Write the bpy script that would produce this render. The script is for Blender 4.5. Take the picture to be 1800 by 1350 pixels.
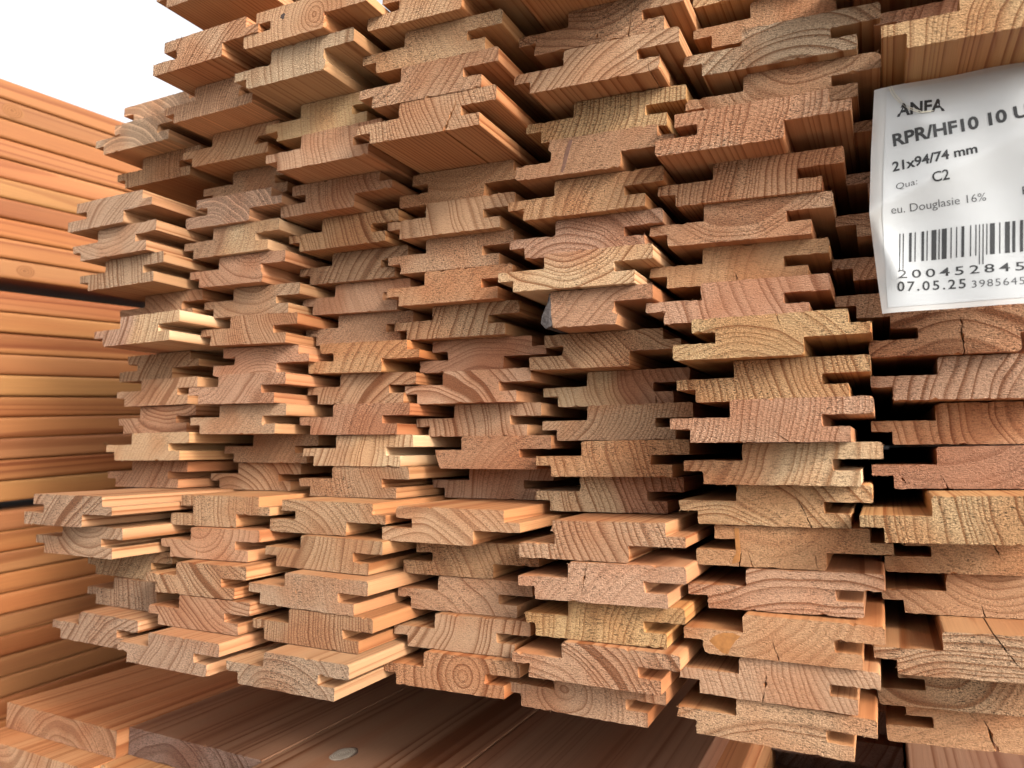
import bpy, bmesh, math, random
from mathutils import Vector, Matrix

for o in list(bpy.data.objects):
    bpy.data.objects.remove(o)
scene = bpy.context.scene
C = scene.collection
MM = 0.001
H = 0.50                      # camera height above the yard in metres

# ---------------------------------------------------------------- camera
F_PX, PX, PY = 1295.0, 900.0, 675.0
PITCH = math.atan(110.0 / F_PX)
YAW = math.atan(650.0 * math.cos(PITCH) / F_PX)
fwd = Vector((-math.sin(YAW) * math.cos(PITCH), math.cos(YAW) * math.cos(PITCH), math.sin(PITCH)))
rgt = Vector((math.cos(YAW), math.sin(YAW), 0))
upv = rgt.cross(fwd)
cam_data = bpy.data.cameras.new('camera')
cam = bpy.data.objects.new('camera', cam_data)
C.objects.link(cam)
cam.matrix_world = Matrix(((rgt.x, upv.x, -fwd.x, 0), (rgt.y, upv.y, -fwd.y, 0), (rgt.z, upv.z, -fwd.z, H), (0, 0, 0, 1)))
cam_data.sensor_width = 36
cam_data.lens = 36 * F_PX / 1800
cam_data.clip_start = 0.01
cam_data.clip_end = 500
cam_data.dof.use_dof = True
cam_data.dof.focus_distance = 0.42
cam_data.dof.aperture_fstop = 12
scene.camera = cam

# ---------------------------------------------------------------- light
SUN_EL, SUN_AZ = math.radians(28), math.radians(112)      # azimuth clockwise from +Y (the boards' direction)
world = bpy.data.worlds.new('World')
scene.world = world
world.use_nodes = True
wn = world.node_tree
bg = wn.nodes['Background']
sky = wn.nodes.new('ShaderNodeTexSky')
sky.sky_type = 'NISHITA'
sky.sun_disc = False
sky.sun_elevation = SUN_EL
sky.sun_rotation = SUN_AZ
sky.air_density = 1.0
sky.dust_density = 6.0
sky.ozone_density = 0.6
hs = wn.nodes.new('ShaderNodeHueSaturation')          # thin high cloud everywhere: the blue is washed out
hs.inputs['Saturation'].default_value = 0.14
wn.links.new(sky.outputs[0], hs.inputs['Color'])
wn.links.new(hs.outputs[0], bg.inputs[0])
bg.inputs[1].default_value = 0.15
sl = bpy.data.lights.new('sun', 'SUN')
sl.energy = 1.3
sl.angle = math.radians(11)
sl.color = (1.0, 0.90, 0.78)
sun = bpy.data.objects.new('sun', sl)
C.objects.link(sun)
sd = Vector((math.sin(SUN_AZ) * math.cos(SUN_EL), math.cos(SUN_AZ) * math.cos(SUN_EL), math.sin(SUN_EL)))
sun.rotation_euler = sd.to_track_quat('Z', 'Y').to_euler()
vs = scene.view_settings
vs.view_transform = 'Standard'
vs.look = 'None'
vs.exposure = 1.42
vs.gamma = 1
vs.use_curve_mapping = False
scene.render.engine = 'CYCLES'
scene.cycles.max_bounces = 4
scene.cycles.diffuse_bounces = 3
scene.cycles.use_adaptive_sampling = True
scene.cycles.adaptive_threshold = 0.02

# ---------------------------------------------------------------- materials
class N:
    """small helper round a node tree"""
    def __init__(s, m):
        m.use_nodes = True
        s.t = m.node_tree
        s.t.nodes.clear()
    def n(s, kind, **kw):
        x = s.t.nodes.new(kind)
        for k, v in kw.items():
            setattr(x, k, v)
        return x
    def set(s, node, sock, v):
        if isinstance(v, bpy.types.NodeSocket):
            s.t.links.new(v, node.inputs[sock])
        elif v is not None:
            node.inputs[sock].default_value = v
    def math(s, op, a, b=None, c=None, clamp=False):
        x = s.n('ShaderNodeMath', operation=op, use_clamp=clamp)
        s.set(x, 0, a); s.set(x, 1, b); s.set(x, 2, c)
        return x.outputs[0]
    def vec(s, op, a, b=None):
        x = s.n('ShaderNodeVectorMath', operation=op)
        s.set(x, 0, a); s.set(x, 1, b)
        return x.outputs[0]
    def noise(s, v, scale, detail=2, rough=.5, out=0):
        x = s.n('ShaderNodeTexNoise')
        s.set(x, 'Vector', v); s.set(x, 'Scale', scale); s.set(x, 'Detail', detail); s.set(x, 'Roughness', rough)
        return x.outputs[out]
    def mix(s, f, a, b, blend='MIX'):
        x = s.n('ShaderNodeMix', data_type='RGBA', blend_type=blend)
        s.set(x, 0, f); s.set(x, 6, a); s.set(x, 7, b)
        return x.outputs[2]
    def ramp(s, f, stops):
        x = s.n('ShaderNodeValToRGB')
        s.set(x, 0, f)
        e = x.color_ramp.elements
        e[0].position, e[0].color = stops[0][0], (*[stops[0][1]] * 3, 1)
        e[1].position, e[1].color = stops[-1][0], (*[stops[-1][1]] * 3, 1)
        for p, c in stops[1:-1]:
            k = e.new(p); k.color = (*[c] * 3, 1)
        return x.outputs[0]
    def prop(s, name):
        x = s.n('ShaderNodeAttribute', attribute_type='OBJECT', attribute_name=name)
        sp = s.n('ShaderNodeSeparateXYZ')
        s.t.links.new(x.outputs['Vector'], sp.inputs[0])
        return x.outputs['Color'], sp.outputs
    def maprange(s, v, a, b, c=0., d=1.):
        x = s.n('ShaderNodeMapRange')
        for i, q in enumerate((v, a, b, c, d)):
            s.set(x, i, q)
        return x.outputs[0]

def wood(name, end):
    """solid Douglas-fir wood: growth rings round the board's own pith; obj['pith'] = pith x, pith z, ring width in mm,
    obj['tint'] = earlywood colour, obj['look'] = ring strength (negative: pale rings), sapwood radius, seed"""
    m = bpy.data.materials.new(name)
    k = N(m)
    tc = k.n('ShaderNodeTexCoord')
    P = k.vec('MULTIPLY', tc.outputs['Object'], (1000, 1000, 1000))
    _, pith = k.prop('pith')
    tint, _ = k.prop('tint')
    _, look = k.prop('look')
    off = k.n('ShaderNodeCombineXYZ')
    for i in range(3):
        k.set(off, i, k.math('MULTIPLY', look[2], (37.1, 11.7, 23.3)[i]))
    Q = k.vec('ADD', k.vec('MULTIPLY', P, (1, .07, 1)), off.outputs[0])
    nz = k.noise(Q, .03, 1, .5, 1)
    V = k.vec('ADD', P, k.vec('MULTIPLY', k.vec('SUBTRACT', nz, (.5, .5, .5)), (10, 10, 10)))
    ns = k.n('ShaderNodeSeparateXYZ'); k.set(ns, 0, nz)
    sp = k.n('ShaderNodeSeparateXYZ'); k.set(sp, 0, V)
    dx = k.math('SUBTRACT', sp.outputs[0], pith[0])
    dz = k.math('SUBTRACT', sp.outputs[2], pith[1])
    r = k.math('SQRT', k.math('ADD', k.math('MULTIPLY', dx, dx), k.math('MULTIPLY', dz, dz)))
    rn = k.n('ShaderNodeTexNoise', noise_dimensions='1D')
    k.set(rn, 'W', k.math('MULTIPLY_ADD', look[2], 77.7, r)); rn.inputs['Scale'].default_value = .07; rn.inputs['Detail'].default_value = 1
    ph = k.math('ADD', k.math('DIVIDE', r, pith[2]), k.math('MULTIPLY', rn.outputs[0], 3.2))
    fr = k.math('FRACT', ph)
    late = k.ramp(fr, [(0, 0), (.45, .04), (.75, .5), (.88, 1), (.96, .8), (1, 0)])
    yr = k.math('FLOOR', ph)
    rv = k.n('ShaderNodeTexWhiteNoise', noise_dimensions='2D')
    cv = k.n('ShaderNodeCombineXYZ'); k.set(cv, 0, yr); k.set(cv, 1, look[2]); k.set(rv, 'Vector', cv.outputs[0])
    late = k.math('MULTIPLY', late, k.math('MULTIPLY_ADD', rv.outputs[0], .6, .55))
    big = ns.outputs[1]
    sat = k.mix(1, tint, (1.04, .86, .66, 1) if not end else (1, 1, 1, 1), 'MULTIPLY')
    sap = k.math('MULTIPLY', k.maprange(r, look[1], k.math('ADD', look[1], 9.)), .85)
    sapc = k.mix(1, (1.0, .71, .42, 1), (.47, .47, .47, 1) if end else (.54, .54, .54, 1), 'MULTIPLY')
    base = k.mix(sap, sat, sapc)
    # heartwood drifts in redness
    base = k.mix(k.maprange(ns.outputs[0], .45, .66), base, k.mix(1, base, (.92, .78, .70, 1), 'MULTIPLY'))
    dark = k.mix(1, base, (.46, .33, .255, 1) if end else (.52, .34, .22, 1), 'MULTIPLY')
    pale = k.mix(1, base, (1.95, 1.95, 1.9, 1), 'MULTIPLY')
    st = k.math('ABSOLUTE', look[0])
    ringc = k.mix(k.math('GREATER_THAN', look[0], 0), pale, dark)
    col = k.mix(k.math('MULTIPLY', late, st, clamp=True), base, ringc)
    col = k.mix(k.maprange(big, .3, .7, 0, .55), col, k.mix(1, col, (.80, .78, .76, 1), 'MULTIPLY'))
    b = k.n('ShaderNodeBsdfPrincipled')
    out = k.n('ShaderNodeOutputMaterial')
    k.t.links.new(b.outputs[0], out.inputs[0])
    bump = k.n('ShaderNodeBump'); bump.inputs['Distance'].default_value = .0013
    if end:
        f1 = k.noise(P, 1.25, 2, .75)
        # saw marks: torn fibre runs in short strokes across the rings
        tq = k.n('ShaderNodeMapping'); k.set(tq, 'Vector', k.vec('ADD', P, off.outputs[0]))
        tq.inputs['Rotation'].default_value = (0, math.radians(32), 0); tq.inputs['Scale'].default_value = (.55, 1, 2.1)
        f2 = k.noise(tq.outputs[0], .95, 2, .75)
        h = k.math('ADD', k.math('MULTIPLY', f2, .60), k.math('MULTIPLY', f1, .34))
        k.set(bump, 'Height', h); k.set(bump, 'Distance', k.math('MULTIPLY', k.math('MULTIPLY_ADD', k.math('FRACT', k.math('MULTIPLY', look[2], 3.7)), .8, .55), .0017)); bump.inputs['Strength'].default_value = 1.0
        pit = k.maprange(f2, .30, .50, .40, 1.06)
        spk = k.maprange(f1, .32, .68, .66, 1.30)
        # some ends are torn, some nearly smooth, and patches differ within one end
        rf = k.math('MULTIPLY', k.math('MULTIPLY_ADD', k.math('FRACT', k.math('MULTIPLY', look[2], 3.7)), .85, .6), k.maprange(ns.outputs[2], .38, .62, .6, 1.3))
        sc = k.math('MULTIPLY_ADD', k.math('SUBTRACT', k.math('MULTIPLY', spk, k.math('MAXIMUM', pit, late)), 1.), rf, 1.)
        cc = k.n('ShaderNodeCombineXYZ')
        for i in range(3): k.set(cc, i, sc)
        col = k.mix(1, col, cc.outputs[0], 'MULTIPLY')
        b.inputs['Roughness'].default_value = .85
        b.inputs['Specular IOR Level'].default_value = .18
    else:
        S = k.vec('ADD', k.vec('MULTIPLY', P, (1.3, .012, 1.3)), off.outputs[0])
        f = k.noise(S, 1.2, 2, .6)
        cc = k.n('ShaderNodeCombineXYZ')
        for i in range(3): k.set(cc, i, k.maprange(f, .3, .7, .90, 1.08))
        col = k.mix(1, col, cc.outputs[0], 'MULTIPLY')
        k.set(bump, 'Height', k.math('MULTIPLY', f, .13))
        bump.inputs['Strength'].default_value = .7
        b.inputs['Roughness'].default_value = .56
        b.inputs['Specular IOR Level'].default_value = .3
    k.set(b, 'Base Color', col)
    k.t.links.new(bump.outputs[0], b.inputs['Normal'])
    return m

def plain(name, col, rough=.7, noise_scale=0, amt=.15, spec=.3, bump_d=0):
    m = bpy.data.materials.new(name)
    k = N(m)
    b = k.n('ShaderNodeBsdfPrincipled'); out = k.n('ShaderNodeOutputMaterial')
    k.t.links.new(b.outputs[0], out.inputs[0])
    b.inputs['Roughness'].default_value = rough
    b.inputs['Specular IOR Level'].default_value = spec
    if noise_scale:
        tc = k.n('ShaderNodeTexCoord')
        f = k.noise(tc.outputs['Object'], noise_scale, 5, .6)
        k.set(b, 'Base Color', k.mix(k.maprange(f, .3, .7), (*[c * (1 - amt) for c in col], 1), (*[c * (1 + amt) for c in col], 1)))
        if bump_d:
            bp = k.n('ShaderNodeBump'); bp.inputs['Distance'].default_value = bump_d
            k.set(bp, 'Height', f); k.t.links.new(bp.outputs[0], b.inputs['Normal'])
    else:
        b.inputs['Base Color'].default_value = (*col, 1)
    return m

M_END = wood('sawn_end_grain', True)
M_SIDE = wood('planed_wood', False)
M_BARK = plain('bark', (.05, .042, .04), .7, 400, .5, .25, .001)
M_AMBER = plain('amber_resin', (.27, .115, .035), .45, 200, .3)
M_DARKKNOT = plain('dark_knot', (.05, .032, .026), .7, 600, .5)
M_PITCH = plain('resin_stain', (.12, .06, .04), .5, 300, .3)
M_GROUND = plain('concrete', (.20, .185, .17), .9, 6, .12)
M_PRINT = plain('black_print', (.012, .012, .014), .55)
M_PRINT_GREY = plain('grey_print', (.07, .07, .075), .6)
M_PAPER = plain('white_paper', (.60, .61, .62), .6, 60, .02)

# ---------------------------------------------------------------- helpers
def tag(o, label, cat, group=None, kind=None):
    o['label'] = label; o['category'] = cat
    if group: o['group'] = group
    if kind: o['kind'] = kind
    return o

def new_obj(name, mesh, parent=None):
    o = bpy.data.objects.new(name, mesh)
    C.objects.link(o)
    o.parent = parent
    return o

def round_poly(pts):
    """pts: (x, z, radius) clockwise or not -> outline with arcs, in mm"""
    out = []
    n = len(pts)
    for i, (x, z, r) in enumerate(pts):
        p, a, b = Vector((x, z)), Vector(pts[i - 1][:2]), Vector(pts[(i + 1) % n][:2])
        if r <= 0:
            out.append((x, z)); continue
        u, v = (a - p), (b - p)
        r = min(r, u.length * .45, v.length * .45)
        s, e = p + u.normalized() * r, p + v.normalized() * r
        seg = 5 if r > 1.2 else 2
        for k in range(seg + 1):
            t = k / seg
            q = s * (1 - t) ** 2 + p * 2 * t * (1 - t) + e * t ** 2
            out.append((q.x, q.y))
    return out

def signed_area(o):
    return sum(o[i - 1][0] * o[i][1] - o[i][0] * o[i - 1][1] for i in range(len(o))) / 2

def wood_mesh(name, outline, length, rng, ragged=.11, slivers=34, end_j=.25, chip=5):
    """board running along +Y from a sawn front end; outline in mm (x, z)"""
    if signed_area(outline) > 0:
        outline = outline[::-1]
    pts = []
    n = len(outline)
    for i in range(n):                                     # resample so that the sawn edge can be ragged
        a, b = Vector(outline[i]), Vector(outline[(i + 1) % n])
        m = max(1, int((b - a).length / 2.2))
        for k in range(m):
            pts.append(a.lerp(b, k / m))
    n = len(pts)
    verts, faces, mats = [], [], []
    chips = [(rng.choice(pts), rng.uniform(1.2, 3.2), rng.uniform(.3, 1.1)) for _ in range(chip)]
    for i, p in enumerate(pts):
        t = (pts[(i + 1) % n] - pts[i - 1])
        nv = Vector((-t.y, t.x)).normalized() if t.length > 1e-6 else Vector((0, 0))
        dep = max([c * (1 - (p - q).length / r) for q, r, c in chips if (p - q).length < r], default=0)
        p = p - nv * dep
        verts.append(((p.x + rng.gauss(0, ragged)) * MM, rng.uniform(-.03, .03) * MM, (p.y + rng.gauss(0, ragged)) * MM))
    for yy in (2.2, length):
        for p in pts:
            verts.append((p.x * MM, yy * MM, p.y * MM))
    faces.append(list(range(n))); mats.append(0)
    for r in (0, 1):
        for i in range(n):
            j = (i + 1) % n
            faces.append((r * n + j, r * n + i, (r + 1) * n + i, (r + 1) * n + j)); mats.append(1)
    faces.append(list(range(3 * n - 1, 2 * n - 1, -1))); mats.append(0)
    for _ in range(slivers):                               # torn fibres hanging on the sawn edge
        i = rng.randrange(n)
        p = pts[i]; d = (pts[(i + 1) % n] - pts[i - 1])
        if d.length < 1e-6: continue
        d.normalize()
        nrm = Vector((-d.y, d.x))
        L, wd = rng.uniform(.3, 1.3), rng.uniform(.1, .25)
        tip = p + nrm * L * rng.uniform(.3, 1) + d * rng.uniform(-.8, .8)
        y0 = rng.uniform(-.3, .2)
        b0 = len(verts)
        for q, y in ((p - d * wd - nrm * .3, y0), (p + d * wd - nrm * .3, y0), (tip, y0 + rng.uniform(-.6, .1)), (p - nrm * .3, y0 + .5)):
            verts.append((q.x * MM, y * MM, q.y * MM))
        faces += [(b0, b0 + 1, b0 + 2), (b0 + 1, b0 + 3, b0 + 2), (b0 + 3, b0, b0 + 2)]; mats += [0, 0, 0]
    me = bpy.data.meshes.new(name)
    me.from_pydata(verts, [], faces)
    bm = bmesh.new(); bm.from_mesh(me)
    bmesh.ops.recalc_face_normals(bm, faces=bm.faces)
    bm.to_mesh(me); bm.free()
    for m in (M_END, M_SIDE):
        me.materials.append(m)
    for f, k in zip(me.polygons, mats):
        f.material_index = k
    return me

# front (x, z, corner radius) of the profiled board, tongue at x = 0, 94 mm wide and 21 mm thick
U_PROF = [(30, 21, 2.0), (94, 21, 2.0), (94, 12.8, .7), (72, 12.8, .5), (72, 7.2, .8), (84, 7.2, .5), (84, 0, .7),
          (10, 0, .7), (10, 6.7, .4), (0, 6.7, .6), (0, 12.2, .6), (30, 12.2, .3)]

def crack_points(x0, x1, h, w, rng, down):
    """a drying check as a narrow wedge: from (x0, edge) to (x1, edge +- h)"""
    L, Rr = [], []
    m = max(4, int(h / 1.6))
    for k in range(m + 1):
        t = k / m
        x = x0 + (x1 - x0) * t + (rng.uniform(-.35, .35) if 0 < k < m else 0)
        ww = w * (1 - t) ** .7 * rng.uniform(.7, 1.2)
        L.append((x - ww / 2, t * h)); Rr.append((x + ww / 2, t * h))
    if down:
        return Rr + L[-2::-1]
    return Rr + L[-2::-1]

def board_outline(kind, flags, cracks, rng):
    p = [list(q) for q in U_PROF]
    g = rng.uniform(-.25, .25)
    for q in p:
        if q[1] in (12.8, 7.2): q[1] += g
    if 'L' in flags:                                       # lower lip broken off
        p[5:7] = [[74.0, 5.2, .3], [72.6, 0, .3]]; p[4] = [71.7, 7.4, .3]
    if 't' in flags:                                       # tongue chipped short
        p[9][0] = 4.6; p[10][0] = 3.4
    if 's' in flags:                                       # tongue split away on a slant
        p[7:11] = [[13.5, 0, .3], [10.5, 7.5, 0], [9.5, 12.2, .2]]
    if 'W' in flags:                                       # waney: tongue gone
        k = next(i for i, q in enumerate(p) if q[0] == 10 and q[1] == 0)
        p[k:] = [[35, 0, .4], [33.8, 6, 0], [33.0, 13, 0]]
        p[0] = [33.4, 21, .4]
    if 'S' in flags:                                       # right edge trimmed square
        p = [[30, 21, 2], [77, 21, 1], [77.5, 0, .6], [10, 0, .7], [10, 6.7, .4], [0, 6.7, .6], [0, 12.2, .6], [30, 12.2, .3]]
    if 'T' in flags:                                       # (turned board) shorter lip broken off
        p[5:7] = [[73.6, 5.4, .3], [72.8, 0, .3]]; p[4] = [71.6, 7.4, .3]
    out = round_poly(p)
    if kind == 'R':
        out = [(94 - x, 21 - z) for x, z in out]
    # out runs clockwise (top edge left to right): insert cracks into the straight bottom / top edges
    for (edge, x0, x1, h, w) in cracks:
        pts = crack_points(x0, x1, h, w, rng, edge == 't')
        best = None
        for i in range(len(out)):
            a, b = out[i], out[(i + 1) % len(out)]
            if abs(a[1] - b[1]) > .05 or abs(a[0] - b[0]) < 8: continue
            lo, hi = sorted((a[0], b[0]))
            want = min(q[1] for q in out) if edge == 'b' else max(q[1] for q in out)
            if abs(a[1] - want) < .1 and lo + 1 < x0 < hi - 1: best = i
        if best is None: continue
        a = out[best]; rev = out[(best + 1) % len(out)][0] < a[0]
        z = a[1]
        path = [(x, z + (hh if edge == 'b' else -hh)) for x, hh in pts]
        if (path[0][0] < path[-1][0]) == rev: path = path[::-1]
        out[best + 1:best + 1] = path
    return out

# ---------------------------------------------------------------- the setting
def slab(name, x0, x1, y0, y1, z0, z1, mat, z1b=None):
    """box in mm; z1b = top height at x1 when the top slopes"""
    z1b = z1 if z1b is None else z1b
    v = [(x0, y0, z0), (x1, y0, z0), (x1, y1, z0), (x0, y1, z0), (x0, y0, z1), (x1, y0, z1b), (x1, y1, z1b), (x0, y1, z1)]
    me = bpy.data.meshes.new(name)
    me.from_pydata([[c * MM for c in q] for q in v], [], [(3, 2, 1, 0), (4, 5, 6, 7), (0, 1, 5, 4), (1, 2, 6, 5), (2, 3, 7, 6), (3, 0, 4, 7)])
    me.materials.append(mat)
    return me

g = new_obj('ground', slab('ground', -60000, 60000, -60000, 60000, -40, 0, M_GROUND))
g['kind'] = 'structure'
ZC = H / MM                                                # camera height in mm: the table below is measured from it

# ---------------------------------------------------------------- the pile of profiled boards
# column (1 = next to the neighbouring stack ... 7 = under the paper tag), U = tongue left / R = turned over,
# then x of the profile's left edge, distance of the sawn end, height, all in mm from the camera, and tilt in degrees
BOARDS = [
    (1, 'R', -540.6, 368.8, 248.05, -0.94), (1, 'U', -544.0, 355.6, 226.7, -0.94), (1, 'U', -541.5, 373.4, 205.08, -0.71), (1, 'U', -550.0, 440.0, 183.54, -0.46), (1, 'R', -547.9, 339.6, 161.92, -0.22), (1, 'U', -549.4, 345.1, 140.24, 0.1), (1, 'U', -549.4, 352.1, 118.7, 0.21), (1, 'U', -546.7, 384.7, 97.22, 0.26), (1, 'U', -537.9, 358.1, 75.57, 0.49), (1, 'R', -569.5, 403.0, 53.72, 0.46), (1, 'U', -561.1, 395.2, 32.27, 0.3), (1, 'U', -565.4, 398.5, 10.6, 0.42), (1, 'U', -552.8, 382.7, -11.06, 0.57), (1, 'U', -572.8, 398.8, -32.68, 0.37), (1, 'R', -541.9, 315.7, -54.02, 0.25), (1, 'U', -547.6, 328.3, -75.32, 0.04), (1, 'U', -549.7, 369.4, -96.62, -0.05), (1, 'U', -545.4, 367.5, -118.02, -0.09), (1, 'U', -552.4, 346.3, -139.29, -0.22),
    (2, 'U', -420.5, 311.8, 287.99, -1.27), (2, 'U', -453.9, 440.0, 267.27, -1.23), (2, 'R', -424.6, 314.5, 245.23, -1.23), (2, 'U', -441.2, 337.0, 223.86, -0.92), (2, 'U', -452.2, 362.4, 203.18, -1.53), (2, 'U', -452.3, 381.8, 181.79, -1.55), (2, 'R', -456.4, 370.6, 160.33, -1.32), (2, 'U', -461.8, 374.3, 138.9, -1.12), (2, 'U', -459.2, 378.1, 117.72, -1.39), (2, 'U', -454.7, 388.3, 96.24, -1.42), (2, 'U', -453.4, 385.1, 74.85, -1.63), (2, 'R', -451.4, 395.8, 52.66, -1.06), (2, 'U', -456.0, 378.3, 30.98, -0.69), (2, 'U', -460.3, 384.4, 9.2, -0.17), (2, 'U', -459.9, 417.0, -11.98, -0.09), (2, 'U', -482.6, 424.6, -33.61, 0.25), (2, 'R', -454.9, 366.4, -55.19, 0.58), (2, 'U', -459.3, 362.4, -76.99, 0.83), (2, 'U', -456.5, 349.4, -98.67, 0.91), (2, 'U', -452.8, 349.5, -119.84, 0.43), (2, 'U', -459.7, 332.4, -141.07, 0.09),
    (3, 'R', -343.4, 315.4, 243.93, -2.05), (3, 'U', -357.4, 322.2, 222.75, -1.59), (3, 'U', -360.4, 352.5, 201.34, -1.53), (3, 'U', -357.5, 350.4, 179.69, -1.35), (3, 'R', -368.1, 376.0, 158.35, -1.17), (3, 'U', -372.0, 388.8, 137.0, -1.13), (3, 'U', -373.3, 401.7, 115.93, -1.33), (3, 'U', -374.6, 406.7, 94.93, -1.61), (3, 'U', -375.3, 411.9, 73.25, -1.18), (3, 'R', -363.8, 402.8, 51.78, -1.3), (3, 'U', -370.3, 409.2, 30.35, -0.96), (3, 'U', -369.6, 401.3, 8.39, -0.36), (3, 'U', -368.5, 404.2, -13.44, 0.17), (3, 'U', -372.1, 405.2, -34.64, 0.17), (3, 'R', -366.2, 372.1, -55.91, -0.14), (3, 'U', -364.7, 367.0, -77.18, -0.4), (3, 'U', -364.9, 353.8, -98.63, -0.53), (3, 'U', -361.3, 354.5, -120.77, 0.13), (3, 'U', -362.9, 335.6, -142.32, 0.17),
    (4, 'R', -260.5, 331.1, 242.31, -3.01), (4, 'U', -270.4, 339.6, 221.1, -2.72), (4, 'U', -272.4, 339.1, 199.96, -2.64), (4, 'U', -273.8, 339.5, 178.51, -2.32), (4, 'R', -279.4, 392.1, 156.62, -1.62), (4, 'U', -287.0, 389.5, 135.41, -1.37), (4, 'U', -291.7, 397.1, 114.27, -1.25), (4, 'U', -292.5, 397.1, 92.7, -0.89), (4, 'U', -292.3, 406.6, 71.28, -0.68), (4, 'R', -279.2, 418.0, 49.68, -0.44), (4, 'U', -287.2, 412.2, 28.37, -0.23), (4, 'U', -285.4, 424.2, 6.68, 0.2), (4, 'U', -276.0, 418.3, -14.58, 0.37), (4, 'U', -288.4, 450.1, -35.82, 0.24), (4, 'R', -276.3, 374.3, -57.19, 0.17), (4, 'R', -272.8, 392.4, -79.29, 0.91), (4, 'U', -277.3, 393.3, -100.85, 0.99), (4, 'U', -275.7, 387.6, -122.57, 1.42), (4, 'U', -279.6, 381.6, -143.88, 1.22),
    (5, 'U', -175.2, 323.2, 240.97, -2.97), (5, 'U', -176.6, 361.1, 219.6, -2.89), (5, 'U', -179.3, 360.8, 197.88, -2.44), (5, 'U', -180.9, 379.7, 176.82, -3.0), (5, 'R', -186.2, 377.1, 155.35, -2.34), (5, 'U', -194.6, 383.8, 133.34, -1.48), (5, 'U', -197.1, 390.5, 111.98, -1.34), (5, 'U', -200.8, 382.7, 90.75, -1.3), (5, 'U', -202.4, 387.6, 68.71, -0.61), (5, 'R', -193.1, 410.3, 46.86, -0.22), (5, 'U', -192.9, 431.1, 24.94, 0.38), (5, 'U', -189.3, 421.2, 3.48, 0.55), (5, 'U', -189.4, 411.3, -18.17, 0.72), (5, 'U', -196.0, 424.9, -39.93, 0.87), (5, 'R', -184.3, 377.1, -61.82, 1.11), (5, 'U', -183.6, 375.5, -83.59, 1.31), (5, 'U', -186.4, 382.2, -104.93, 1.05), (5, 'U', -188.2, 376.6, -125.98, 0.41), (5, 'U', -199.4, 390.4, -147.14, -0.11),
    (6, 'R', -82.9, 385.0, 237.14, -2.15), (6, 'U', -84.4, 390.9, 215.87, -2.23), (6, 'U', -87.3, 377.9, 194.71, -2.53), (6, 'U', -88.0, 384.5, 173.58, -2.46), (6, 'R', -101.0, 370.3, 152.03, -1.8), (6, 'U', -105.8, 391.5, 131.08, -1.77), (6, 'U', -111.7, 394.6, 110.11, -1.74), (6, 'U', -114.8, 404.3, 89.01, -1.64), (6, 'U', -114.1, 394.2, 67.06, -1.04), (6, 'R', -96.1, 380.8, 44.82, -0.3), (6, 'U', -97.2, 391.9, 23.27, 0.04), (6, 'U', -96.5, 374.4, 2.04, 0.14), (6, 'U', -93.4, 388.7, -19.54, 0.51), (6, 'U', -98.7, 398.8, -40.87, 0.65), (6, 'R', -90.5, 401.2, -62.5, 1.13), (6, 'U', -94.5, 399.6, -84.67, 1.77), (6, 'U', -95.7, 391.2, -105.52, 0.62), (6, 'U', -98.6, 393.5, -126.53, 0.2), (6, 'U', -101.1, 395.6, -147.38, -0.87),
    (7, 'U', 3.9, 383.0, 196.2, -2.0), (7, 'U', 6.5, 355.0, 174.88, -2.0), (7, 'U', -6.8, 402.5, 152.28, -0.69), (7, 'U', -11.5, 417.6, 130.78, -0.56), (7, 'U', -17.5, 418.1, 109.32, -0.46), (7, 'U', -20.2, 425.9, 87.83, -0.38), (7, 'U', -19.1, 417.9, 66.37, -0.37), (7, 'R', -3.9, 411.3, 44.8, -0.34), (7, 'U', -3.9, 416.6, 23.3, -0.39), (7, 'U', -4.6, 435.5, 1.13, 0.08), (7, 'U', -4.9, 431.4, -21.81, 1.18), (7, 'U', -10.3, 384.9, -44.29, 1.8), (7, 'R', -0.6, 442.6, -65.87, 2.18), (7, 'U', -2.4, 446.8, -87.65, 2.39), (7, 'U', -7.0, 409.9, -109.52, 2.63), (7, 'R', -6.3, 433.0, -131.43, 3.09), (7, 'R', -3.1, 443.6, -152.63, 3.21),
]

k7 = next(i for i, q in enumerate(BOARDS) if q[0] == 7)
BOARDS.insert(k7, (7, 'U', -14.0, 352.0, 218.3, -2.0))
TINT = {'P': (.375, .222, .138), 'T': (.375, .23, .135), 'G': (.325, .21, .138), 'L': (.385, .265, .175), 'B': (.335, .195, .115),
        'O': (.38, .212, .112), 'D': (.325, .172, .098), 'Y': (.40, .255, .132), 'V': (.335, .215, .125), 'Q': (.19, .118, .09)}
TINT_WORD = {'P': 'pinkish', 'T': 'tan', 'G': 'grey-brown', 'L': 'pale', 'B': 'brown', 'O': 'orange', 'D': 'reddish', 'Y': 'yellowish', 'V': 'light brown', 'Q': 'dark brown'}
RING = {'/': (75, -62), '\\': (62, 66), 'n': (-4, -36), 'u': (4, 42), '|': (105, 14), '-': (10, -105), 'h': (88, -28), 'k': (96, 34),
        'c': (-10, 1.5), 'e': (11, -1.5), 'w': (-22, 26), 'l': (-30, -44), 'H': (-88, 28)}
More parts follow.
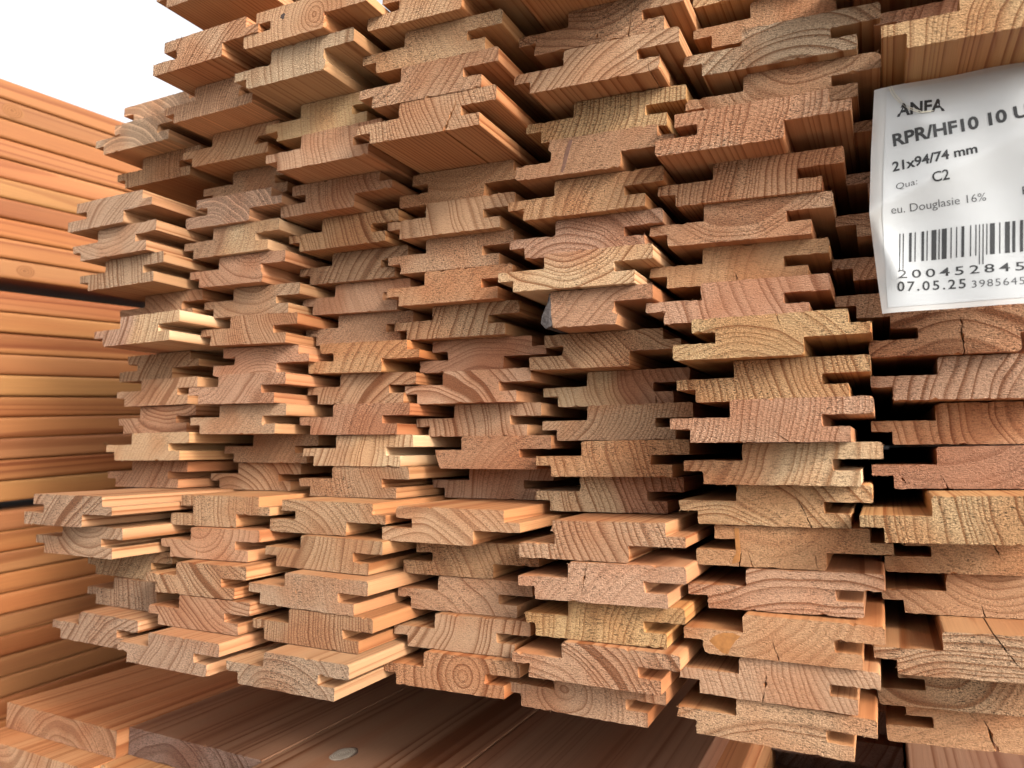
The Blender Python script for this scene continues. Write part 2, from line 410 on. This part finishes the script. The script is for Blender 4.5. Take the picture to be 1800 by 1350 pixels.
STYLE = {   # tint, ring pattern, ring width in mm, optional: p pale rings, f faint, s strong, y sapwood outwards
    1: 'Gl4p Gl4p T|3 T/3 G/3 Gu3 G|4s B\\4 GH4sy T/4s T/4 Bu4s V/3f B/4 G/5s Gu4 V/4 G|4s G/4s'.split(),
    2: 'G/2 T/3 T/3s Bh2p T/3 B/3f Gl4p BH4fy Bu4 Vu4 Bk2s Pn2 P/4 V/3f Bf- Tl4s T|5 Bw5 T\\4s B\\3s G/4'.split(),
    3: 'Te3 L|5 Y|3f T|3 Bk3 Ok3s B/5s Bk4f B/3f O/4 T/4s Dh3 TH3sy Vk2 Tl4 Bh4 G|2f B|2s Gn4'.split(),
    4: 'T/2 Tk3f P/3 Tk2s Ou4f T|4 T|2f O/4f Th5s D-3 Pl5s P|4s D/4f Ph3 Tl5 Ok4 Bl7 Vh5s Oe4s'.split(),
    5: 'O/2 Tu4 P/3s Yh2s Dh4f Oh5 Pn3s Pu3sy B/5 T\\3s Dk3y T/2 Ok4 Dk3sy Pk3s Pf4 Yh4 Tl4s Tc4'.split(),
    6: 'Yh3 Oh3f Ln4s Tu4 Th3 Oh2s Pu5 Oh5f Pk5 Yl4 Yk3s Ph2 OH4y Yl5s Ow6f T-3s Ow7f Pk2 T-6s'.split(),
    7: 'Bh3 Ph4 Yh3s B/3 B/3 B\\3 B/3 Bh4 On6s Ph5s Ok4s Dw5f Yk3s Ou5f Ou4 T-3s Tw6 O-7f'.split()}
FLAGS = {(2, 8): 'L', (3, 1): 'L', (5, 4): 'T', (5, 8): 'LW', (5, 14): 'T', (5, 16): 't', (4, 12): 's', (1, 17): 'S', (1, 11): 't'}
CRACKS = {(6, 13): [('b', 66, 58, 18.5, .8)], (6, 16): [('b', 46.6, 43.5, 11, .8), ('b', 21.2, 22.6, 9, .5)], (6, 17): [('b', 41, 43, 14, .7)],
          (6, 14): [('b', 29, 25, 13, .5), ('b', 22, 23.5, 9, 1.2), ('b', 60, 58.5, 9, .3)], (6, 7): [('b', 48.8, 47.4, 6, .7)], (7, 15): [('t', 50.7, 62.5, 19, .9)],
          (7, 13): [('t', 47, 54, 18, .9)], (7, 17): [('b', 48.5, 44.5, 15, 1.0), ('t', 37, 41, 8, .8)], (7, 8): [('b', 41, 40.4, 19, .6)],
          (4, 2): [('b', 21.7, 19.4, 10.5, .5)], (4, 3): [('b', 61.5, 69.5, 17, 1.4)], (5, 1): [('b', 65, 66.5, 19, .8), ('b', 47, 47.6, 5, .4)],
          (5, 2): [('b', 79, 77, 6.2, .5)], (5, 7): [('b', 39.6, 39.9, 9, .5)], (5, 12): [('b', 18.7, 19.6, 10.5, .6)], (5, 15): [('t', 41, 37, 18, .7)],
          (3, 15): [('b', 60, 50, 18.5, .5)], (3, 16): [('b', 41.6, 38, 17, .3)], (1, 14): [('t', 62, 63, 10, .4)], (6, 9): [('t', 52, 54, 8, .6)],
          (2, 17): [('b', 37, 35, 14, .35)], (6, 12): [], (7, 11): [('b', 34, 31, 8, .5), ('b', 16.5, 13.5, 6, .4)], (7, 14): [('b', 46, 43.5, 9, .5)],
          (1, 13): [('t', 60, 70, 7.5, .5)], (6, 11): [('b', 57, 47, 8, .5)], (5, 10): [('b', 73.4, 73, 6.2, .4)], (2, 8): [('t', 69, 69.6, 6, .4)],
          (6, 3): [('b', 58, 57.5, 6, .4)], (3, 18): [('b', 43, 42.4, 3, .4)], (4, 16): [('b', 36, 33.5, 8, .3)]}
ORD = ['', 'lowest', 'second', 'third', 'fourth', 'fifth', 'sixth', 'seventh', 'eighth', 'ninth', 'tenth', 'eleventh', 'twelfth', 'thirteenth',
       'fourteenth', 'fifteenth', 'sixteenth', 'seventeenth', 'eighteenth', 'nineteenth', 'twentieth', 'twenty-first', 'twenty-second']
COLW = {7: 'in the column carrying the paper tag', 6: 'in the column beside the tagged one', 5: 'two columns from the tagged one',
        4: 'three columns from the tagged one', 3: 'four columns from the tagged one', 2: 'five columns from the tagged one',
        1: 'in the outermost column'}

def style_props(o, code, rng, centre=(47, 10.5)):
    tint = TINT[code[0]]
    rc = code[1] if code[1] in RING else '/'
    px, pz = RING[rc]
    rest = code[2:]
    width = float(''.join(c for c in rest if c.isdigit()) or 4) * rng.uniform(1.05, 1.35)
    j = 0 if rc in 'ce' else 1
    px += j * rng.uniform(-14, 14); pz += j * rng.uniform(-10, 10)
    if rc in '/\\h' and 'y' not in rest and rng.random() < .4: px, pz = -px, -pz
    st = .85
    if 'f' in code[1:]: st = .42
    if 's' in rest: st = 1.2
    if 'p' in rest: st = -.85
    v = rng.uniform(.93, 1.07)
    sap = math.hypot(px, pz) - 8 if 'y' in rest else 400
    o['pith'] = (centre[0] + px, centre[1] + pz, width)
    o['tint'] = tuple(c * v * rng.uniform(.97, 1.03) for c in tint)
    o['look'] = (st, sap, rng.uniform(0, 30))

main_boards = {}
count = {c: sum(1 for b in BOARDS if b[0] == c) for c in range(1, 8)}
seen = {c: 0 for c in range(1, 8)}
for (col, kind, x, y, z, roll) in BOARDS:
    i = seen[col]; seen[col] += 1
    rng = random.Random(col * 100 + i)
    code = STYLE[col][i]
    fl = FLAGS.get((col, i), '')
    out = board_outline(kind, fl, CRACKS.get((col, i), []), rng)
    me = wood_mesh('profiled_board', out, 3000 + rng.uniform(-40, 40), rng)
    o = new_obj('profiled_board', me)
    o.location = (x * MM, y * MM, (z + ZC) * MM)
    o.rotation_euler = (0, -math.radians(roll), 0)
    style_props(o, code, rng)
    k = count[col] - i
    place = (ORD[k] + ' from the bottom') if k > 1 else 'lowest of all'
    if k == count[col]: place = 'topmost of all'
    extra = ' turned over' if kind == 'R' else ''
    tag(o, f"{TINT_WORD[code[0]]} tongue-and-groove board{extra}, {place}, {COLW[col]}", 'board', 'profiled boards in the big pile')
    main_boards[(col, i)] = o

# bark left on two boards of the pile, and a sound knot / resin pocket where the photo shows them
def lump(name, mat, pts, depth, parent, rng, jit=.5):
    """irregular lump: outline (x, z) in mm in the parent's end plane, standing depth mm proud and running back"""
    bm = bmesh.new()
    rings = []
    for yy, sc in ((-depth, .6), (-depth * .4, .95), (6, 1.0), (60, .9)):
        cx = sum(p[0] for p in pts) / len(pts); cz = sum(p[1] for p in pts) / len(pts)
        rings.append([bm.verts.new(((cx + (p[0] - cx) * sc + rng.uniform(-jit, jit)) * MM, yy * MM, (cz + (p[1] - cz) * sc + rng.uniform(-jit, jit)) * MM)) for p in pts])
    n = len(pts)
    for a, b in zip(rings, rings[1:]):
        for i in range(n):
            bm.faces.new((a[i], a[(i + 1) % n], b[(i + 1) % n], b[i]))
    bm.faces.new(rings[0]); bm.faces.new(rings[-1][::-1])
    bmesh.ops.recalc_face_normals(bm, faces=bm.faces)
    me = bpy.data.meshes.new(name); bm.to_mesh(me); bm.free()
    me.materials.append(mat)
    return new_obj(name, me, parent)

rb = random.Random(5)
b8 = main_boards[(5, 8)]
lump('bark', M_BARK, [(33.2, 20), (31, 16), (28.6, 11), (27.4, 6), (28.2, 2), (31, -.2), (34, .4), (34.2, 8), (33.8, 14)], .6, b8, rb, .9)['label'] = 'dark grey bark along the waney edge'
b4 = main_boards[(5, 4)]
lump('bark_pocket', M_PITCH, [(33, 20), (35.6, 20.2), (34.4, 15), (32.6, 9.5), (31.4, 4), (29.6, .8), (28.4, 1.2), (29.4, 6), (30.4, 12)], .12, b4, rb, .25)['label'] = 'dark resin streak in the end grain'

def star(cx, cz, r, rng, n=13):
    return [(cx + r * rng.uniform(.45, 1.25) * math.cos(k * math.tau / n), cz + r * rng.uniform(.4, 1.1) * math.sin(k * math.tau / n)) for k in range(n)]
kb = main_boards[(3, 0)]
lump('knot', M_DARKKNOT, star(31.5, 14.2, 2.3, rb), .1, kb, rb, .15)['label'] = 'small black star-shaped knot'
kb = main_boards[(6, 16)]
lump('resin_knot', M_AMBER, [(12.5, 6.4), (16, 9.5), (20, 11.3), (25, 11.6), (29.2, 10.5), (26, 7), (23.4, 3.4), (22.6, .4), (19.5, .6), (16, 3.2)], .1, kb, rb, .15)['label'] = 'amber resinous knot wedge'
kb = main_boards[(6, 14)]
lump('resin_streak', M_AMBER, [(20.2, 20.4), (22.6, 20.3), (22.9, 14), (23.2, 8), (22.4, 2), (18, .5), (18.6, 2.4), (20.6, 5), (20.4, 12)], .1, kb, rb, .15)['label'] = 'amber resin streak across the end'

# ---------------------------------------------------------------- flat boards of the lower pile
def flat_outline(w, t, r=1.2):
    return round_poly([(0, t, r), (w, t, r), (w, 0, r), (0, 0, r)])

LOW_TOP = -220.0
def knot_material(c1, c2, c3, scl, fq):
    m = bpy.data.materials.new('ringed_knot'); k = N(m)
    tc = k.n('ShaderNodeTexCoord'); P = k.vec('MULTIPLY', tc.outputs['Object'], scl)
    W = k.vec('ADD', P, k.vec('MULTIPLY', k.noise(P, .5, 2, .5, 1), (1.6, 1.6, 0)))
    ln = k.n('ShaderNodeVectorMath', operation='LENGTH'); k.set(ln, 0, W)
    r = ln.outputs['Value']
    ring = k.ramp(k.math('FRACT', k.math('MULTIPLY', r, fq)), [(0, 0), (.6, .2), (.85, 1), (1, 0)])
    col = k.mix(ring, (*c1, 1), (*c2, 1))
    col = k.mix(k.maprange(r, 7.3, 8.6), col, (*c3, 1))
    b = k.n('ShaderNodeBsdfPrincipled'); k.set(b, 'Base Color', col); b.inputs['Roughness'].default_value = .8; b.inputs['Specular IOR Level'].default_value = .1
    out = k.n('ShaderNodeOutputMaterial'); k.t.links.new(b.outputs[0], out.inputs[0])
    return m
M_KNOT = knot_material((.26, .22, .175), (.13, .095, .07), (.05, .03, .022), (1000, 680, 1000), .75)
M_SIDEKNOT = knot_material((.20, .088, .036), (.12, .048, .02), (.21, .10, .042), (1000, 700, 1000), .55)
low = [  # x from, width, sawn end distance, layer (0 = top), style, word
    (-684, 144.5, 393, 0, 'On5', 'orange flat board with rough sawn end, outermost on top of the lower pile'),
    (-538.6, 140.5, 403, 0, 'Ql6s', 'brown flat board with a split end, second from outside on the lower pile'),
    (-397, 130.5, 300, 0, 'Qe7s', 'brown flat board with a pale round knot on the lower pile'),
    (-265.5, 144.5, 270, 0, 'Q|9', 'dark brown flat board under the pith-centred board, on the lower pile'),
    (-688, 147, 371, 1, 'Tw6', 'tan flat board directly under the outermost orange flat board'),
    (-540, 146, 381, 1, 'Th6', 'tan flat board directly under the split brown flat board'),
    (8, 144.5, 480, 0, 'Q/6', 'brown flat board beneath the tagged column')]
for n, (x, w, y, layer, code, label) in enumerate(low):
    rng = random.Random(900 + n)
    me = wood_mesh('flat_board', flat_outline(w, 21), 3000, rng, ragged=.22, slivers=40, end_j=.5)
    o = new_obj('flat_board', me)
    o.location = (x * MM, y * MM, (LOW_TOP - 21.2 * layer - 21 + ZC) * MM)
    style_props(o, code, rng, (w / 2, 10.5))
    tag(o, label, 'board', 'flat boards of the lower pile')
    if 'knot' in label:
        o['pith'] = (w / 2 - 20, -58, 9.0)
        kn = bmesh.new()
        rg = []
        for rr, hh in ((1.0, 21.02), (.86, 21.35), (.5, 21.45), (.12, 21.2)):
            rg.append([kn.verts.new((8.5 * rr * math.cos(a * math.tau / 32) * (1 + .06 * math.sin(a)) * MM, 12.5 * rr * math.sin(a * math.tau / 32) * MM, (hh - 21) * MM)) for a in range(32)])
        for ra, rb_ in zip(rg, rg[1:]):
            for a in range(32): kn.faces.new((ra[a], ra[(a + 1) % 32], rb_[(a + 1) % 32], rb_[a]))
        kn.faces.new(rg[-1])
        km = bpy.data.meshes.new('knot'); kn.to_mesh(km); kn.free()
        km.materials.append(M_KNOT)
        ko = new_obj('knot', km, o)
        ko.location = (43 * MM, 138 * MM, 21 * MM)
        ko['label'] = 'pale grey round knot in the top face'
# hidden layers that carry them
DEEP = -220 - 21 - 21.2
nl = int((ZC + DEEP - 80) // 21.2)
rng = random.Random(77)
proto_m = None
for x, nm in ((-684, 'outermost'), (-538, 'second'), (-392, 'third'), (-246, 'fourth'), (9, 'fifth')):
    for k in range(nl):
        me = proto_m or wood_mesh('flat_board', flat_outline(143, 21), 3000, random.Random(3), slivers=0)
        proto_m = me
        if k == 0 and nm in ('third', 'fourth', 'fifth'):
            lay = -220 - 42.2
            o = new_obj('flat_board', me); o.location = (x * MM, .4, (lay + ZC) * MM); style_props(o, 'B/6', rng, (70, 10))
            tag(o, f'flat board in the {nm} row, under the top layer of the lower pile', 'board', 'flat boards of the lower pile')
        o = new_obj('flat_board', me)
        o.location = (x * MM, (400 + rng.uniform(-15, 15)) * MM, (DEEP - 21.2 * (k + 1) + .2 + ZC) * MM)
        style_props(o, rng.choice(['T/5', 'B/6', 'Ok6']), rng, (70, 10))
        tag(o, f'flat board, {ORD[k + 3]} layer down in the {nm} row of the lower pile', 'board', 'flat boards of the lower pile')
for k in range(nl + 1):  # boards added to plug the open gap so that it stays dark
    o = new_obj('flat_board', proto_gap if k else wood_mesh('flat_board', flat_outline(122.6, 21), 2500, random.Random(8), slivers=0))
    proto_gap = o.data
    o.location = (-116 * MM, (760 + rng.uniform(-20, 20)) * MM, (DEEP - 21.2 * k + .2 + ZC) * MM)
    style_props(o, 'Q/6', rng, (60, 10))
    tag(o, 'narrow flat board added to darken the gap in the lower pile, ' + (ORD[k + 1] if k else 'uppermost') + ' of its row', 'board', 'flat boards of the lower pile')
low_bottom = DEEP - 21.2 * nl + ZC

M_BEAR = M_SIDE
def bearer(name, x0, x1, y, z0, z1, label, z1b=None, wd=80, group=None):
    o = new_obj(name, slab(name, x0, x1, y, y + wd, z0, z1, M_SIDE, z1b))
    o['pith'] = ((x0 + x1) / 2, z0 - 30, 5.); o['tint'] = TINT['G']; o['look'] = (.6, 400, 3.)
    tag(o, label, 'bearer', group)
    return o
low_z = LOW_TOP + ZC
for y, wrd in ((820, 'near'), (2500, 'far')):
    bearer('bearer', -690, 150, y, low_z + .1, -141.3 + ZC, f'square timber bearer carrying the big pile at its {wrd} end', -155.5 + ZC, group='bearers under the big pile')
    bearer('ground_bearer', -690, -100, y, .2, low_bottom - .2, f'square timber bearer on the ground under the lower pile, {wrd} end', group='bearers on the ground')
    bearer('ground_bearer', 5, 155, y, .2, low_bottom - .2, f'short timber block on the ground under the tagged column, {wrd} end', group='bearers on the ground')

# ---------------------------------------------------------------- the neighbouring stack, seen along its long side
LX, LY0 = -808.0, 60.0
d = Vector((.02343, .99824, .0544)).normalized()
stack_rot = Vector((0, 1, 0)).rotation_difference(d).to_euler()
PW = 145.0
ref = Vector((LX, 430, 0))
def stack_point(z):                                       # right lower edge at the reference distance -> origin of the board
    p = Vector((LX, 430, z)) - d * (430 - LY0) - Vector((PW, 0, 0))
    return p
side_codes = ['Ok5', 'Tw6', 'O|6', 'O/6', 'T|5', 'Y|4', 'O|6', 'Ow6', 'Oh5', 'Te6', 'O|4', 'Y|5', 'O|6', 'T|6', 'Y|6', 'O/5', 'O|7', 'B|4', 'O/6', 'Y|6',
              'T|5', 'O|6', 'B|5', 'O|4', 'Ok5', 'B|6', 'O|6', 'B|5', 'T|6', 'O|6', 'Oh5', 'B|5', 'T|6', 'O|6', 'O|5', 'B/6']
z = 384.3
layers = []
for grp, (n, gap) in enumerate(((10, 13.5), (10, 9.0), (11, 9.0), (5, 0))):
    for k in range(n):
        z -= 21.05 if grp != 1 else 21.85
        layers.append((z, grp, k))
    z -= gap
zmin = -ZC - 430 * 0
idx = 0
flat_side = None
for (zz, grp, k) in layers:
    p = stack_point(zz)
    if p.z + ZC < 60: break
    rng = random.Random(500 + idx)
    th = 20.9 if grp != 1 else 21.7
    me = wood_mesh('stacked_board', round_poly([(0, th, 4), (PW, th, 4), (PW, 0, 4), (0, 0, 4)]), 4000, rng, slivers=0)
    for f in me.polygons: f.use_smooth = False
    o = new_obj('stacked_board', me)
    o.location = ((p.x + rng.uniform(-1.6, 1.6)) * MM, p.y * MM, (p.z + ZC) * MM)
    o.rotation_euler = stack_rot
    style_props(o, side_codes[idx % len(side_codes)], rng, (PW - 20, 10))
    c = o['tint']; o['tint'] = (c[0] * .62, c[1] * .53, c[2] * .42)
    nth = 'topmost of the neighbouring stack' if idx == 0 else f'{(ORD + ["twenty-third","twenty-fourth","twenty-fifth","twenty-sixth","twenty-seventh","twenty-eighth","twenty-ninth","thirtieth","thirty-first", "thirty-second", "thirty-third", "thirty-fourth", "thirty-fifth", "thirty-sixth", "thirty-seventh"])[idx + 1]} from the top of the neighbouring stack'
    tag(o, f"smooth orange board with rounded edges seen lengthwise, {nth}", 'board', 'boards of the neighbouring stack')
    for (ki, yk, rk) in ((1, 440, 7.5), (9, 462, 6.5), (17, 560, 2.6)):
        if ki != idx: continue
        kn = bmesh.new(); rg = []
        for rr, hh in ((1., .03), (.8, .2), (.45, .3), (.1, .15)):
            rg.append([kn.verts.new((hh * MM, rk * rr * 1.5 * math.cos(a * math.tau / 28) * MM, rk * rr * math.sin(a * math.tau / 28) * MM)) for a in range(28)])
        for ra, rb_ in zip(rg, rg[1:]):
            for a in range(28): kn.faces.new((ra[a], ra[(a + 1) % 28], rb_[(a + 1) % 28], rb_[a]))
        kn.faces.new(rg[-1])
        bmesh.ops.recalc_face_normals(kn, faces=kn.faces)
        km = bpy.data.meshes.new('knot'); kn.to_mesh(km); kn.free(); km.materials.append(M_SIDEKNOT)
        ko = new_obj('knot', km, o); ko.location = (PW * MM, (yk - LY0) * MM, th * .5 * MM); ko.scale = (1, 1, min(1, 7.5 / rk))
        ko['label'] = 'reddish oval knot in the board edge'
    idx += 1
    last_z = p.z
tops = [384.3 - 10 * 21.05, 384.3 - 10 * 21.05 - 13.5 - 10 * 21.85]
for t, hgt, w1 in ((tops[0], 13.5, 'upper'), (tops[1], 9.0, 'lower')):
    for yy, w2 in ((140, 'front'), (1500, 'middle'), (3000, 'rear')):
        q = stack_point(t) + d * yy
        o = new_obj('spacer_lath', slab('spacer_lath', -5, PW - 14, -15, 15, -hgt + .3, -.3, M_SIDE))
        o.location = (q.x * MM, q.y * MM, (q.z + ZC) * MM); o.rotation_euler = stack_rot
        o['pith'] = (60., -60., 4.); o['tint'] = TINT['B']; o['look'] = (.5, 400, 2.)
        tag(o, f'thin spacer lath in the {w1} gap of the neighbouring stack, {w2} one', 'lath', 'spacer laths in the neighbouring stack')
for yy, w2 in ((260, 'front'), (2400, 'rear')):
    q = Vector((LX - PW, LY0, last_z)) + d * yy
    zz_top = (stack_point(0) + d * yy).z - stack_point(0).z + last_z
    o = new_obj('ground_bearer', slab('ground_bearer', LX - PW - 10, LX + 10, q.y - 40, q.y + 40, .2, zz_top + ZC - 3, M_SIDE))
    o['pith'] = (-900., 0., 5.); o['tint'] = TINT['G']; o['look'] = (.6, 400, 4.)
    tag(o, f'timber bearer on the ground under the neighbouring stack, {w2} end', 'bearer', 'bearers on the ground')

# ---------------------------------------------------------------- the paper tag in its plastic sleeve
TY = 385.0
def seg_dist(x, z, a, b):
    ax, az, bx, bz = *a, *b
    t = max(0, min(1, ((x - ax) * (bx - ax) + (z - az) * (bz - az)) / ((bx - ax) ** 2 + (bz - az) ** 2)))
    return math.hypot(x - ax - t * (bx - ax), z - az - t * (bz - az)), t
def tag_y(x, z):
    y = TY
    dd, t = seg_dist(x, z, (-1, 112), (66, 141))           # long crease rising to the right
    y -= 3.4 * math.exp(-dd / 8) * (1 - .45 * t)
    dd, t = seg_dist(x, z, (-1, 110), (10, 78))            # short crease down the left margin
    y -= 2.2 * math.exp(-dd / 4)
    y -= 3.4 * max(0, (104 - z) / 42) ** 1.6               # lower half swings out
    y += 2.2 * max(0, (6 - x) / 7) ** 1.5                  # left margin turns back
    y += .5 * math.sin(x * .16 + z * .05) + .35 * math.sin(z * .21 - x * .07)
    y -= 1.4 * math.exp(-(((x - 22) / 7) ** 2 + ((z - 152) / 5) ** 2))
    y += 3.0 * max(0, (z - 158) / 15) ** 1.5               # top edge tucks back under the board
    return y
def left_edge(z):
    k = [(62, 2.6), (80, 1.1), (110.5, -1.1), (140, .6), (174, 3.4)]
    for (z0, x0), (z1, x1) in zip(k, k[1:]):
        if z <= z1: return x0 + (x1 - x0) * (z - z0) / (z1 - z0)
    return k[-1][1]
def sheet(name, mat, xl, xr, z0, z1, dy, nx=44, nz=52, th=0):
    verts, faces = [], []
    for j in range(nz + 1):
        zz = z0 + (z1 - z0) * j / nz
        for i in range(nx + 1):
            xx = xl(zz) + (xr - xl(zz)) * i / nx
            verts.append((xx * MM, (tag_y(xx, zz) + dy) * MM, (zz + ZC) * MM))
    for j in range(nz):
        for i in range(nx):
            a = j * (nx + 1) + i
            faces.append((a, a + 1, a + nx + 2, a + nx + 1))
    me = bpy.data.meshes.new(name); me.from_pydata(verts, [], faces); me.materials.append(mat)
    for f in me.polygons: f.use_smooth = True
    return me

def sleeve_material(name, white, gloss):
    m = bpy.data.materials.new(name)
    k = N(m)
    tr = k.n('ShaderNodeBsdfTransparent'); tr.inputs[0].default_value = (.98, .98, .97, 1)
    df = k.n('ShaderNodeBsdfPrincipled'); df.inputs['Base Color'].default_value = (.80, .79, .77, 1); df.inputs['Roughness'].default_value = .35
    gl = k.n('ShaderNodeBsdfGlossy'); gl.inputs['Roughness'].default_value = .16
    m1 = k.n('ShaderNodeMixShader'); m1.inputs[0].default_value = white
    k.t.links.new(tr.outputs[0], m1.inputs[1]); k.t.links.new(df.outputs[0], m1.inputs[2])
    fr = k.n('ShaderNodeFresnel'); fr.inputs[0].default_value = 1.45
    tc = k.n('ShaderNodeTexCoord')
    bp = k.n('ShaderNodeBump'); bp.inputs['Distance'].default_value = .0006
    k.set(bp, 'Height', k.noise(tc.outputs['Object'], 90, 3, .55))
    for q in (gl, fr): k.t.links.new(bp.outputs[0], q.inputs['Normal'])
    m2 = k.n('ShaderNodeMixShader'); k.set(m2, 0, k.math('MULTIPLY', fr.outputs[0], gloss))
    k.t.links.new(m1.outputs[0], m2.inputs[1]); k.t.links.new(gl.outputs[0], m2.inputs[2])
    out = k.n('ShaderNodeOutputMaterial'); k.t.links.new(m2.outputs[0], out.inputs[0])
    return m
M_SLEEVE_F = sleeve_material('clear_plastic', .02, .6)
M_SLEEVE_B = sleeve_material('milky_plastic', .75, .6)

ROOT_Z = 61.0
root = bpy.data.objects.new('paper_tag', None)
C.objects.link(root)
root.empty_display_size = .02
tag(root, 'white printed paper tag with barcode in a clear plastic sleeve, hanging from the pile', 'tag')
def part(name, mesh):
    return new_obj(name, mesh, root)
XR = 97.0
part('sleeve_back', sheet('sleeve_back', M_SLEEVE_B, left_edge, XR, 62, 173.3, .45))
part('paper', sheet('paper', M_PAPER, lambda z: left_edge(z) + (5.6 if z > 112 else 5.6 - (112 - z) * .062), XR - 5, 64.6, 170.5, .2))
part('sleeve_front', sheet('sleeve_front', M_SLEEVE_F, left_edge, XR, 62, 173.3, -.25))

def on_tag(me, org, ang, sx, sy, dy=.1, shear=0, fine=True):
    """wrap a flat mesh (x, y) on the tag surface"""
    ca, sa = math.cos(ang), math.sin(ang)
    for v in me.vertices:
        a, b = v.co.x * sx + v.co.y * sy * shear, v.co.y * sy
        x = org[0] + a * ca - b * sa
        z = org[1] + a * sa + b * ca
        v.co = (x * MM, (tag_y(x, z) + dy) * MM, (z + ZC) * MM)

def text(name, body, a, b, cap, mat, bold=0., shear=0., spacing=1.):
    cu = bpy.data.curves.new(name, 'FONT')
    cu.body = body
    cu.size = 1.0
    cu.space_character = spacing
    cu.offset = bold
    cu.resolution_u = 3
    t = bpy.data.objects.new(name, cu)
    C.objects.link(t)
    bpy.context.view_layer.update()
    dg = bpy.context.evaluated_depsgraph_get()
    me = bpy.data.meshes.new_from_object(t.evaluated_get(dg))
    bpy.data.objects.remove(t)
    xs = [v.co.x for v in me.vertices]; ys = [v.co.y for v in me.vertices]
    w = max(xs) - min(xs)
    for v in me.vertices: v.co.x -= min(xs)
    L = math.hypot(b[0] - a[0], b[1] - a[1])
    ang = math.atan2(b[1] - a[1], b[0] - a[0])
    on_tag(me, a, ang, L / w, cap / .7, shear=shear)
    me.materials.clear(); me.materials.append(mat)
    o = part(name, me)
    o['label'] = 'printed line reading ' + body
    return o
text('printed_line', 'ANFA', (12.3, 156.6), (32.1, 155.4), 6.2, M_PRINT, .034)
text('printed_line', 'RPR/HF10 10 UE', (10.35, 142.4), (68.5, 146.3), 5.7, M_PRINT, .034)
text('printed_line', '21x94/74 mm', (9.54, 130.2), (43.9, 132.7), 4.6, M_PRINT, .028, .05)
text('printed_line', 'Qua:', (10.6, 120.6), (19.4, 121.5), 3.2, M_PRINT_GREY, -.004, .12)
text('printed_line', 'C2', (25.6, 121.4), (32.5, 121.9), 4.7, M_PRINT, .016)
text('printed_line', 'eu. Douglasie 16%', (8.25, 109.3), (46.4, 110.6), 3.7, M_PRINT_GREY, -.004)
text('printed_line', 'E', (60.0, 111.2), (62.2, 111.2), 3.7, M_PRINT)
text('printed_line', '2004528456', (9.75, 78.0), (64.8, 76.8), 3.9, M_PRINT, .008, spacing=1.35)
text('printed_line', '07.05.25', (9.2, 72.0), (36.5, 71.0), 4.4, M_PRINT, .014, spacing=1.25)
text('printed_line', '39856450', (38.8, 70.8), (61.6, 70.5), 3.4, M_PRINT_GREY, -.004, spacing=1.15)
bars = [(11.21, .47), (12.63, .47), (15.27, 1.12), (17.56, .47), (20.35, 1.11), (22.43, .46), (24.41, 2.0), (27.19, .54), (28.51, 1.98), (31.98, .45), (34.13, .44),
        (36.18, 1.15), (39.54, .44), (41.6, .44), (43.0, .38), (44.35, .43), (45.78, .43), (47.17, 1.88), (50.73, .42), (52.87, 1.85), (55.61, 1.17), (58.47, 1.16),
        (61.2, .45), (63.1, 1.15), (65.9, .45), (68.0, 1.9), (71.4, .45), (73.0, 1.1), (75.4, .45), (77.0, .45)]
for n, (x, w) in enumerate(bars):
    z1 = 99.7; z0 = 85.5 if n not in (0, 1, 14, 15, 28, 29) else 81.3
    vv = []; ff = []
    S = 8
    for k in range(S + 1):
        t = k / S
        lean = (1 - t) * -1.0 * (z1 - z0) / 14.2 * .75
        for xx in (x + lean, x + w + lean):
            zz = z0 + (z1 - z0) * t
            vv.append((xx * MM, (tag_y(xx, zz) + .1) * MM, (zz + ZC) * MM))
    for k in range(S):
        ff.append((2 * k, 2 * k + 1, 2 * k + 3, 2 * k + 2))
    me = bpy.data.meshes.new('barcode_bar'); me.from_pydata(vv, [], ff); me.materials.append(M_PRINT)
    part('barcode_bar', me)

# two thin pale strands lying on the sleeve's front
def tube(name, path, r, mat, parent):
    bm = bmesh.new(); rings = []
    for i, p in enumerate(path):
        t = (Vector(path[min(i + 1, len(path) - 1)]) - Vector(path[max(i - 1, 0)])).normalized()
        u = t.orthogonal().normalized(); v = t.cross(u)
        rings.append([bm.verts.new((Vector(p) + u * r * math.cos(a) + v * r * math.sin(a)) * MM) for a in (0, 1.047, 2.094, 3.1416, 4.189, 5.236)])
    for a, b in zip(rings, rings[1:]):
        for i in range(6): bm.faces.new((a[i], a[(i + 1) % 6], b[(i + 1) % 6], b[i]))
    bmesh.ops.recalc_face_normals(bm, faces=bm.faces)
    me = bpy.data.meshes.new(name); bm.to_mesh(me); bm.free(); me.materials.append(mat)
    for f in me.polygons: f.use_smooth = True
    return new_obj(name, me, parent)
M_STRAND = plain('pale_smooth', (.75, .72, .60), .25, spec=.6)
ctrl = [(9.6, 172.5), (11.0, 168), (13.6, 163.5), (17.2, 159), (21.8, 155.6), (26.5, 155.4)]
for off in (0, .9):
    path = [(x + off, tag_y(x + off, z) - .55 - .25 * math.sin(k * .6), z + ZC + off * .35) for k, (x, z) in enumerate(ctrl)]
    tube('pale_strand', path, .17, M_STRAND, root)
for o in root.children:                                   # move the tag's origin to its lower edge
    o.matrix_parent_inverse = Matrix.Identity(4)
base = Vector((45 * MM, TY * MM, (62 + ZC) * MM))
root.location = base
for o in root.children:
    o.location = o.location - base
